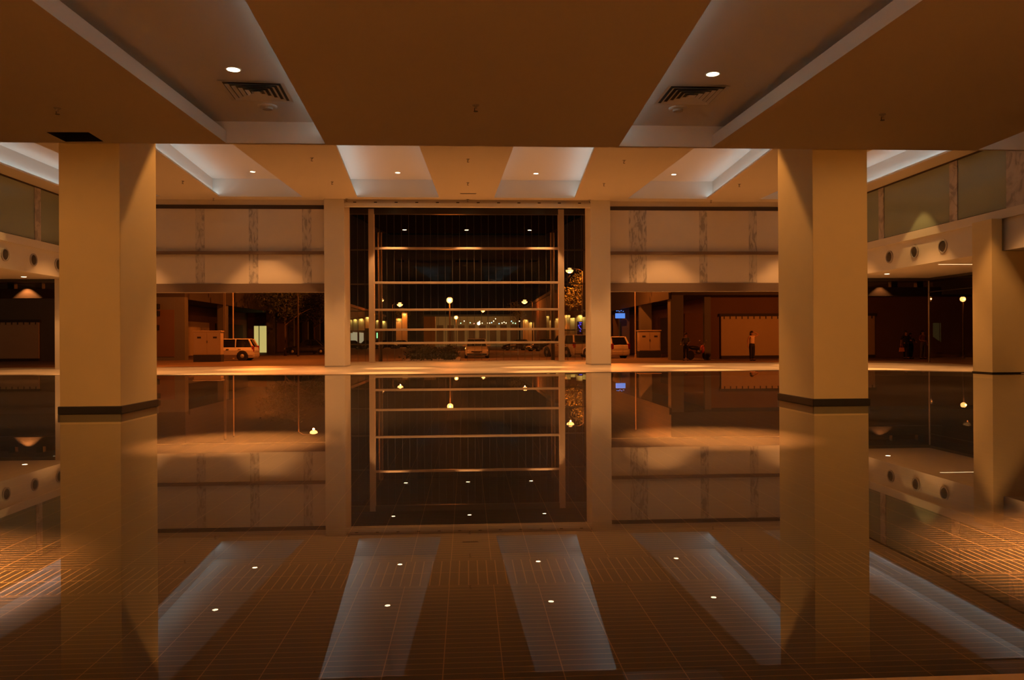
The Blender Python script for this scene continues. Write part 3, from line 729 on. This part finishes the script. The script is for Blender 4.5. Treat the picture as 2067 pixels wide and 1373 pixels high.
def motorbike():
    t = thing('motorcycle', 'dark motorcycle with reddish fairing parked at the right arcade', 'motorcycle', (14.25, 47.6, ZG), .5)
    for x in (-.62, .66):
        o = B().lathe((x, 0, .29), [(.20, -.045), (.27, -.05), (.29, 0), (.27, .05), (.20, .045)], 22, 'y').build('wheel', 'tyre', t)
        b = B()
        for k in range(3):
            a = k * PI / 3; b.cyl((x - .21 * math.cos(a), 0, .29 - .21 * math.sin(a)), (x + .21 * math.cos(a), 0, .29 + .21 * math.sin(a)), .014, n=6)
        b.build('rim', 'rim', o)
    B().path([(-.62, 0, .29), (-.2, 0, .34), (.1, 0, .42), (.40, 0, .82)], .045).build('frame', 'dark_steel', t)
    B().cyl((.66, .0, .29), (.42, 0, .86), .035, n=8).build('fork', 'dark_steel', t)
    B().path([(-.78, 0, .80), (-.5, 0, .76), (-.1, 0, .72), (.08, 0, .70)], [.06, .13, .13, .08], 10).build('seat', 'black', t, smooth=True)
    B().ball((.05, 0, .50), .2, 1.2, .7, .8).build('engine', 'dark_steel', t)
    B().ball((.40, 0, .66), .20, .75, .75, 1.35, jig=.03).build('fairing', 'red_fairing', t, smooth=True)
    B().ball((.50, 0, .90), .10, 1.0, 1.0, .9).build('headlamp', 'car_lamp_clear', t, smooth=True)
    B().path([(.30, -.34, .98), (.40, -.16, 1.0), (.42, 0, .96), (.40, .16, 1.0), (.30, .34, .98)], .018).build('handlebar', 'dark_steel', t)
    for s in (-1, 1):
        o = B().cyl((.40, s * .22, .99), (.43, s * .28, 1.16), .008, n=6).build('mirror', 'dark_steel', t)
        B().ball((.43, s * .28, 1.19), .055, .3, 1, .7).build('mirror_glass', 'car_lamp_clear', o)
    B().cyl((-.15, .14, .32), (-.80, .16, .42), .05, .06, n=10).build('exhaust', 'rim', t)
motorbike()

# ------------------------------------------------------------------ people
def skin_mesh(name, chain_pts, edges, radii, material, parent, root=0, sub=2):
    me = bpy.data.meshes.new(name); me.from_pydata([tuple(p) for p in chain_pts], edges, []); me.materials.append(M[material])
    o = bpy.data.objects.new(name, me); COL.objects.link(o)
    if parent: o.parent = parent
    md = o.modifiers.new('skin', 'SKIN'); md.use_smooth_shade = True
    for i, r in enumerate(radii):
        sv = me.skin_vertices[0].data[i]; sv.radius = (r if isinstance(r, tuple) else (r, r)); sv.use_root = (i == root)
    s = o.modifiers.new('sub', 'SUBSURF'); s.levels = sub; s.render_levels = sub
    return o
def person(label, loc, rz, h, arms, stance, top, legs, hair_len, sleeves=True, flare=1.0, lean=0.0):
    """local: faces -y, x to the viewer's right when facing the camera; arms = [(elbow, wrist), (elbow, wrist)] for -x and +x side, in heights of 1.70"""
    t = thing('person', label, 'person', loc, rz)
    k = h / 1.70
    P = []; R = []; E = []
    def v(p, r, par=None):
        P.append(Vector((p[0] + lean * p[2], p[1], p[2])) * k); R.append((r[0] * k, r[1] * k) if isinstance(r, tuple) else r * k)
        if par is not None: E.append((par, len(P) - 1))
        return len(P) - 1
    pel = v((0, 0, .93), (.145, .10)); wa = v((0, 0, 1.06), (.125, .09), pel); ch = v((0, .0, 1.24), (.15, .10), wa); nb = v((0, 0, 1.385), (.09, .07), ch)
    nk = v((0, -.005, 1.45), .05, nb); hd = v((0, -.015, 1.54), (.070, .082), nk); hd2 = v((0, -.01, 1.615), (.072, .085), hd); v((0, 0, 1.675), (.045, .055), hd2)
    nose = v((0, -.105, 1.565), .011, hd)
    info = {'legs': [], 'arms': []}
    for s, (ft, kn) in zip((-1, 1), stance):
        hp = v((s * .095, 0, .86), .088, pel); kk = v((kn[0], kn[1], .48), .058, hp); an = v((ft[0], ft[1], .09), .040, kk); to = v((ft[0] + s * .03, ft[1] - .15, .035), .033, an)
        info['legs'].append((hp, kk, an, to))
    for s, (el, wr) in zip((-1, 1), arms):
        sh = v((s * .185, 0, 1.375), .052, nb); ee = v(el, .040, sh); ww = v(wr, .028, ee)
        d = (Vector(wr) - Vector(el)).normalized(); q = Vector(wr) + d * .055
        pm = v(q, (.036, .020), ww)
        side = d.cross(Vector((0, 1, 0)));
        if side.length < .2: side = Vector((1, 0, 0))
        side.normalize(); nrm = d.cross(side).normalized()
        for j, (off, ln) in enumerate(((-.030, .062), (-.010, .074), (.010, .070), (.029, .056))):
            f1 = v(q + side * off + d * .040, .0095, pm); v(q + side * off + d * (.040 + ln * .5) + nrm * .010, .0088, f1); v(q + side * off * .95 + d * (.034 + ln) + nrm * .030, .0078, len(P) - 1)
        th = v(q - side * .045 - d * .005, .011, pm); v(q - side * .058 + d * .032 + nrm * .012, .009, th)
        info['arms'].append((sh, ee, ww))
    skin_mesh('body', P, E, R, 'skin', t, 0, 2)
    def sub(name, ids, rscale, material, extra=None):
        mp = {}; pts = []; rr = []
        for i in ids:
            mp[i] = len(pts); pts.append(P[i]); q = R[i]; a = rscale.get(i, 1.16)
            rr.append((q[0] * a, q[1] * a) if isinstance(q, tuple) else q * a)
        ed = [(mp[a], mp[c]) for a, c in E if a in mp and c in mp]
        skin_mesh(name, pts, ed, rr, material, t, 0, 2)
    ids = [pel, wa, ch, nb]; sc = {nb: 1.12, pel: 1.24, wa: 1.30}
    for sh, ee, ww in info['arms']:
        ids.append(sh); sc[sh] = 1.22
        if sleeves: ids.append(ee); sc[ee] = 1.3
        if sleeves == 2: ids.append(ww); sc[ww] = 1.35
    sub('shirt', ids, sc, top)
    ids = [pel, wa]; sc = {pel: 1.14, wa: 1.15}
    for hp, kk, an, to in info['legs']:
        ids += [hp, kk, an]; sc.update({hp: 1.20, kk: 1.22 * flare, an: 1.55 * flare})
    sub('trousers', ids, sc, legs)
    for hp, kk, an, to in info['legs']:
        a, c = P[an], P[to]
        B().path([a + Vector((0, .05 * k, -.045 * k)), a + Vector((0, 0, -.04 * k)), c + Vector((0, .02 * k, 0)), c + Vector((0, -.035 * k, 0))], [.035 * k, .046 * k, .042 * k, .022 * k], 8).build('shoe', 'black', t, smooth=True)
    b = B(); z0 = 1.60; hx = lean * 1.6
    b.ball(((hx) * k, .018 * k, 1.625 * k), .108 * k, .92, 1.02, .86)
    if hair_len: b.path([(hx * k, .05 * k, 1.62 * k), (hx * k, .085 * k, 1.50 * k), (hx * k, .10 * k, (1.50 - hair_len) * k)], [.085 * k, .085 * k, .05 * k], 10)
    b.build('hair', 'hair', t, smooth=True)
    for s in (-1, 1):
        B().ball(((s * .03 + hx) * k, -.092 * k, 1.588 * k), .011 * k, sub=1).build('eye', 'black', t)
        B().ball(((s * .079 + hx) * k, .0, 1.575 * k), .026 * k, .35, .7, 1.1, sub=1).build('ear', 'skin', t)
    B().ball((hx * k, -.088 * k, 1.520 * k), .022 * k, 1.1, .4, .3, sub=1).build('mouth', 'cloth_plum', t)
    return t
ST = (((-.10, 0), (-.10, -.01)), ((.10, 0), (.10, -.01)))
HANG_L = ((-.27, .02, 1.12), (-.30, -.05, .90)); HANG_R = ((.27, .02, 1.12), (.30, -.05, .90))
person('person in a pale top and long black trousers with one hand raised to the head', (16.62, 44.8, ZG), .25, 1.74,
       [HANG_L, ((.44, -.02, 1.50), (.13, .0, 1.64))], (((-.08, 0), (-.08, -.01)), ((.09, .03), (.09, 0))), 'cloth_pale', 'cloth_black', .10, sleeves=False, flare=1.35)
person('person in dark clothes standing beside the parked motorcycle', (13.1, 46.2, ZG), -.5, 1.66,
       [((-.27, -.02, 1.13), (-.24, -.22, 1.02)), ((.27, -.06, 1.14), (.24, -.27, 1.08))], ST, 'cloth_grey', 'cloth_black', 0, sleeves=2)
person('person in black carrying a pink handbag beyond the right aisle glass', (26.6, 46.0, ZG), -.1, 1.72,
       [((-.28, -.01, 1.13), (-.33, -.08, .93)), ((.27, .02, 1.13), (.20, -.20, 1.12))], ST, 'cloth_black', 'cloth_black', .16, sleeves=1)
person('person in a plum top nearest the aisle corner post', (27.72, 46.1, ZG), .3, 1.74,
       [((-.27, .0, 1.13), (-.20, -.22, 1.08)), HANG_R], (((-.16, .02), (-.13, -.02)), ((.10, 0), (.10, -.01))), 'cloth_plum', 'cloth_grey', .14, sleeves=1)
person('person in dark clothes walking left of the one in plum', (27.2, 46.5, ZG), .1, 1.60,
       [HANG_L, ((.26, -.05, 1.14), (.18, -.25, 1.10))], (((-.16, -.1), (-.12, -.06)), ((.12, .12), (.10, 0))), 'cloth_grey', 'cloth_black', .05, sleeves=2)
t = thing('handbag', 'small pink handbag held by the person in black', 'handbag', (26.26, 45.86, .05))
B().box(-.16, .16, -.05, .05, 0, .25, (.02, .015)).build('bag', 'bag_pink', t, bevel=.015)
B().path([(-.08, 0, .24), (-.07, 0, .36), (0, 0, .415), (.07, 0, .36), (.08, 0, .24)], .012).build('strap', 'red_fairing', t)

# ------------------------------------------------------------------ planting
def leaf_cloud(b, c, r, n, size, sq=(1, 1, 1)):
    for _ in range(n):
        d = Vector((random.gauss(0, 1), random.gauss(0, 1), random.gauss(0, 1))).normalized() * (random.random() ** .4)
        p = Vector((c[0] + d.x * r * sq[0], c[1] + d.y * r * sq[1], c[2] + d.z * r * sq[2]))
        a = Vector((random.uniform(-1, 1), random.uniform(-1, 1), random.uniform(-1, 1))).normalized(); e = a.orthogonal().normalized()
        s = size * random.uniform(.6, 1.3)
        b.face([p - a * s, p - e * s * .4, p + a * s, p + e * s * .4])
def hedge():
    t = thing('hedge', 'low dark planted bed in the road outside the glass wall', 'hedge', (-2.1, 49.5, ZG))
    B().box(-1.55, 1.65, -5.0, 4.5, 0, .14).build('kerb', 'concrete', t)
    b = B()
    for _ in range(46):
        x, y = random.uniform(-1.3, 1.4), random.uniform(-4.6, 3.9)
        leaf_cloud(b, (x, y, random.uniform(.30, .62)), random.uniform(.35, .55), 70, .10)
    b.build('foliage', 'leaf_dark', t)
hedge()
def tree(loc, h, r, n, material, label, trunk=.14, sq=(1, 1, .8), blobs=7):
    t = thing('tree', label, 'tree', loc)
    B().path([(0, 0, 0), (.05, 0, h * .3), (-.06, .05, h * .6), (.04, 0, h * .85)], [trunk, trunk * .8, trunk * .55, trunk * .2], 8).build('trunk', 'bark', t, smooth=True)
    b = B()
    for k in range(5):
        a = k * 2 * PI / 5 + .3
        b.path([(0, 0, h * (.45 + .05 * k)), (math.cos(a) * r * .45, math.sin(a) * r * .45, h * (.62 + .05 * k)), (math.cos(a) * r * .8, math.sin(a) * r * .8, h * (.7 + .04 * k))], [trunk * .4, trunk * .25, trunk * .1], 6)
    b.build('branch', 'bark', t)
    b = B()
    for _ in range(blobs):
        a = random.uniform(0, 2 * PI); q = random.uniform(.15, .75) * r
        leaf_cloud(b, (math.cos(a) * q, math.sin(a) * q, h * random.uniform(.62, .98)), r * .55, n // blobs, .16, sq)
    b.build('crown', material, t)
tree((-16.6, 72.5, ZG), 6.2, 2.9, 1500, 'leaf_dark', 'leafy street tree over the dark saloon in the left opening')
tree((-16.2, 84.0, ZG), 6.0, 2.6, 1200, 'leaf_dark', 'tree behind the leafy one along the left arcade')
tree((14.6, 96.0, ZG), 9.6, 3.2, 1500, 'leaf_mid', 'tall tree lit orange by the high street lamp on the right')
tree((9.8, 152.0, ZG), 8.6, 2.2, 700, 'leaf_mid', 'distant tree glowing orange beside the far right street lamp')
tree((-12.9, 157.0, ZG), 8.2, 2.0, 600, 'leaf_mid', 'distant tree glowing orange on the left side of the street')

# ------------------------------------------------------------------ street lamps, poles, signs
def post_lamp(x, y, z, label, energy, r=.19):
    t = thing('post_lamp', label, 'street lamp', (x, y, ZG), 0, 'globe lamps on posts')
    h = z - ZG
    B().lathe((0, 0, 0), [(.11, 0), (.11, .12), (.05, .2), (.045, h - r)], 12).build('post', 'dark_steel', t)
    B().ball((0, 0, h), r).build('globe', 'sodium_globe', t, smooth=True)
    B().lathe((0, 0, h + r * .8), [(r * .7, 0), (r * .5, .05), (.02, .09)], 14).build('cap', 'dark_steel', t)
    add_point((x, y - r - .05, z - .02), energy, SODIUM, .04)
post_lamp(-1.20, 54.4, 3.69, 'brightest globe lamp on a post above the planted bed', 700, .22)
post_lamp(-1.35, 96.7, 3.76, 'smaller globe lamp on a post farther down the road centre', 600, .24)
post_lamp(30.2, 46.0, 3.23, 'globe lamp seen through the right aisle glass', 60, .17)
def street_light(x, y, z, arm, label, energy, size=.30, globe=True):
    t = thing('street_light', label, 'street lamp', (x, y, ZG), 0, 'tall street lamps')
    h = z - ZG
    B().path([(arm, 0, 0), (arm, 0, h * .5), (arm, 0, h - .1), (arm * .7, 0, h + .18), (0, 0, h + .2)], [.10, .085, .06, .05, .045], 8).build('pole', 'dark_steel', t)
    B().ball((0, 0, h + .12), size * 1.1, 1.3, .8, .32).build('head', 'dark_steel', t, smooth=True)
    B().ball((0, -.02, h + .0), size, 1.1, .9, .75).build('lens', 'sodium_globe', t, smooth=True)
    add_point((x, y - .1, z - size * .75 - .09), energy, SODIUM, .07)
street_light(12.4, 93.9, 9.3, 1.6, 'tall street lamp glowing over the right hand tree', 3600, .42)
street_light(-17.3, 159, 9.2, -1.5, 'far street lamp high behind the left window post', 900, .5)
street_light(-12.6, 148, 7.8, -1.4, 'far street lamp beside the lit piers left of centre', 900, .5)
street_light(10.7, 145, 8.1, 1.5, 'far street lamp beside the lit piers right of centre', 900, .5)
street_light(4.0, 196, 8.4, 1.2, 'farthest small street lamp above the coloured bulbs', 500, .45)
street_light(-13.3, 68.5, 7.0, -1.3, 'street lamp over the dark saloon hidden behind the left panels', 1100, .3)
for x, y, h, r, lb in ((-19.15, 63, 7.2, .11, 'thick pole catching orange light behind the hatchback'), (-17.6, 60, 6.6, .05, 'thin pole behind the hatchback right of the thick one'), (11.35, 52.2, 5.6, .045, 'thin pole above the brown cabinet in the right opening')):
    t = thing('pole', lb, 'pole', (x, y, ZG))
    B().lathe((0, 0, 0), [(r * 1.5, 0), (r * 1.5, .25), (r, .3), (r * .85, h)], 10).build('shaft', 'concrete' if r > .06 else 'steel', t)
    B().lathe((0, 0, h), [(r * 1.1, 0), (r * .6, .08)], 10).build('cap', 'dark_steel', t)
for x, y, z, e in ((-17.5, 40.5, 3.7, 1500), (19.6, 40, 3.6, 1150), (-13.5, 52, 6.6, 2400), (9.6, 52, 6.6, 2000)):
    add_point((x, y, z), e, SODIUM, .15)      # added fill lights, kept out of view, that brighten the street and its fronts
add_point((-33, 46, 6.5), 170, (1.0, .80, .38), .25)  # weak fill light added out of view for the left hoarding
t = thing('pylon_sign', 'broad pale blank pylon standing behind the planted bed', 'pylon', (-4.5, 94, ZG))
B().box(-.7, .7, -.15, .15, .2, 4.2).build('panel', 'pylon_panel', t, bevel=.02); B().box(-.8, .8, -.25, .25, 0, .2).build('base', 'concrete', t)

t = thing('shop_sign', 'bright blue light box sign at the right edge of the slim jamb column', 'sign', (12.25, 62, 2.38), 0)
B().box(-.38, .38, -.1, .1, .22, .62).build('light_box', 'sign_blue', t, bevel=.015)
for x in (-.30, -.18, -.06, .08, .24): B().ball((x, -.06, .80 + .03 * math.sin(x * 20)), .055, 1, .5, .7, 1).build('lamp', 'sign_blue', t)
B().box(-.06, .06, -.05, .05, .62, .78).build('bracket', 'sign_dark_blue', t)
B().cyl((.0, .05, -2.78), (.0, .05, .22), .06, n=8).build('post', 'sign_dark_blue', t)
t = thing('neon_sign', 'vertical squiggle of blue neon tube on the right arcade', 'sign', (11.55, 80, .8))
b = B()
pts = [(.30, 0, 1.86), (-.02, 0, 1.90), (.18, 0, 1.66), (-.10, 0, 1.62), (.02, 0, 1.36), (.20, 0, 1.20), (-.05, 0, 1.10), (.14, 0, .98)]
b.path(pts, .030, 6); b.build('tube', 'neon_blue', t)
B().path([(.02, 0, .62), (.18, 0, .50), (-.06, 0, .36), (.16, 0, .22), (.04, 0, .05)], .030, 6).build('tube', 'neon_blue', t)
B().box(-.22, .36, .05, .09, -.05, 2.0).build('backing', 'building_dark', t); B().box(.30, .96, .04, .10, .9, .98).build('wall_arm', 'building_dark', t)

# farther blocks, lit piers, shop windows
t = thing('building', 'low shop block far down the left side of the street', 'building', (-21, 120, ZG))
B().box(-20, 0, 0, 82, 0, 7.5).build('walls', 'building_dark', t); B().box(-20.2, .25, -.2, 82.2, 7.5, 8.0).build('parapet', 'building_brown', t)
for y0, y1 in ((19, 30), (33, 39)):
    f = B().box(0.0, .12, y0 - .3, y1 + .3, .9, 3.2).build('window_frame', 'dark_steel', t); B().box(.10, .16, y0, y1, 1.0, 3.0).build('lit_pane', 'lit_shop', f)
t = thing('building', 'shop block far down the right side of the street', 'building', (13.2, 118, ZG))
B().box(0, 20, 0, 75, 0, 8.5).build('walls', 'building_brown', t); B().box(-.25, 20.2, -.2, 75.2, 8.5, 9.0).build('parapet', 'building_dark', t)
t = thing('building', 'wide pale building closing the end of the street', 'building', (1.2, 215, ZG))
B().box(-13, 13, 0, 12, 0, 8.0).build('walls', 'facade_pale', t)
for k in range(9):
    B().box(-12.4 + k * 2.9, -10.6 + k * 2.9, -.1, .05, .4, 5.6).build('window', 'building_brown', t)
B().box(-13.3, 13.3, -.4, 12.2, 8.0, 8.5).build('parapet', 'building_dark', t)
add_point((-6, 203, 4.5), 900, (1.0, .55, .16), .4); add_point((6.5, 203, 4.5), 900, (1.0, .55, .16), .4)
piers = [(-22.3, 5.0, 1.1), (-21.2, 5.1, .9), (-20.1, 5.2, 1.2), (-18.9, 5.5, 1.1), (-17.0, 4.9, .7), (-15.9, 4.75, 1.3), (-12.98, 5.2, 1.1), (-11.88, 6.2, 1.0),
         (11.25, 4.9, 1.05), (12.35, 4.35, 1.05), (15.55, 5.6, .55), (16.45, 4.8, 1.25), (17.4, 5.1, .6), (19.4, 5.75, 1.1), (20.4, 5.2, 1.1), (22.0, 5.7, 2.0)]
lw = ['first from the left jamb', 'second from the left jamb', 'third from the left jamb', 'just left of the left window post', 'narrow one just right of the left window post', 'broad one right of the left window post', 'lower of the pair under the far left lamp', 'upper of the pair under the far left lamp',
      'upper of the pair by the coloured bulbs', 'lower of the pair by the coloured bulbs', 'narrow tall one left of the right window post', 'broad low one left of the right window post', 'small one touching the right window post', 'first right of the right window post', 'lower one right of the right window post', 'wide one touching the right jamb']
for (x, zt, wd), lb in zip(piers, lw):
    y = 150.0
    if x < -14: y = 150 * 20.45 / -x
    elif x > 13: y = 150 * 12.7 / x
    q = y / 150; x *= q; wd *= q; zt = .85 + (zt - .85) * q
    t = thing('lit_pier', f'yellow top-lit pier far down the street, {lb}', 'pier', (x, y, ZG), 0, 'top-lit piers along the street')
    h = zt - ZG
    B().box(-wd / 2, wd / 2, 0, .25, h - 2.3 if -21 < x < -20 else 0, h).build('panel', 'pier_panel', t)
    B().box(-wd / 2, wd / 2, -.55, -.45, h + .12, h + .2).build('lamp_bar', 'dark_steel', t)
    B().box(-.03, .03, -.5, .1, h + .0, h + .16).build('lamp_arm', 'dark_steel', t)
    add_spot((x, y - .30, zt + .10), 120 * wd, (1.0, .70, .20), 50, .5, .08, aim=(x, y + .1, zt - .55))
t = thing('neon_sign', 'short upright green neon tube beside the left window post', 'sign', (-17.0, 149, ZG))
B().cyl((0, 0, 1.9), (0, 0, 2.9), .10, n=8).build('tube', 'neon_green', t); B().cyl((0, .1, 0), (0, .1, 3.0), .05, n=8).build('post', 'dark_steel', t)

# coloured bulbs strung across the street
bulbs = [(930, 0, 'bulb_green'), (937, .55, 'bulb_warm'), (949, .1, 'bulb_green'), (957, -.1, 'bulb_red'), (966, -.1, 'bulb_warm'), (968, .45, 'bulb_warm'), (973, 0, 'bulb_warm'), (984, 0, 'bulb_warm'), (988, 0, 'bulb_warm'), (992, .1, 'bulb_blue'), (996, .5, 'bulb_warm'), (1000, 1.1, 'bulb_warm'), (1007, -.15, 'bulb_blue'), (1013, 0, 'bulb_warm'), (1017, .2, 'bulb_warm'), (1021, 0, 'bulb_warm'), (1032, .45, 'bulb_blue'), (1035, 0, 'bulb_green'), (1040, -.1, 'bulb_green'), (1044, .1, 'bulb_warm'), (1048, .45, 'bulb_warm'), (1052, .2, 'bulb_red')]
cn = {'bulb_green': 'green', 'bulb_warm': 'warm white', 'bulb_blue': 'pale blue', 'bulb_red': 'reddish'}
pts = []
for k, (px, dz, m) in enumerate(bulbs):
    x = -1.62 + (px - 930) * .1273; z = 5.40 + dz; pts.append((x, z))
    r = .20 if k == 4 else .13
    o = B().ball((x, 200, z), r if k != 4 else .42).build('festoon_bulb', m, smooth=True)
    tag(o, ('large ' if k == 4 else '') + f'{cn[m]} festoon bulb, number {k + 1} from the left along the distant string', 'light bulb', 'coloured bulbs strung across the street')
fc = thing('festoon_cable', 'dark cable on two posts carrying the coloured bulbs across the street end', 'cable', (0, 200, ZG))
B().path([(-3.2, 0, 7.0)] + [(x, 0, z + (.43 if k == 4 else .14) - ZG) for k, (x, z) in enumerate(pts)] + [(15.5, 0, 7.2)], .02, 5).build('cable', 'black', fc)
for x in (-3.2, 15.5): B().cyl((x, 0, 0), (x, 0, 7.4), .07, n=8).build('post', 'dark_steel', fc)
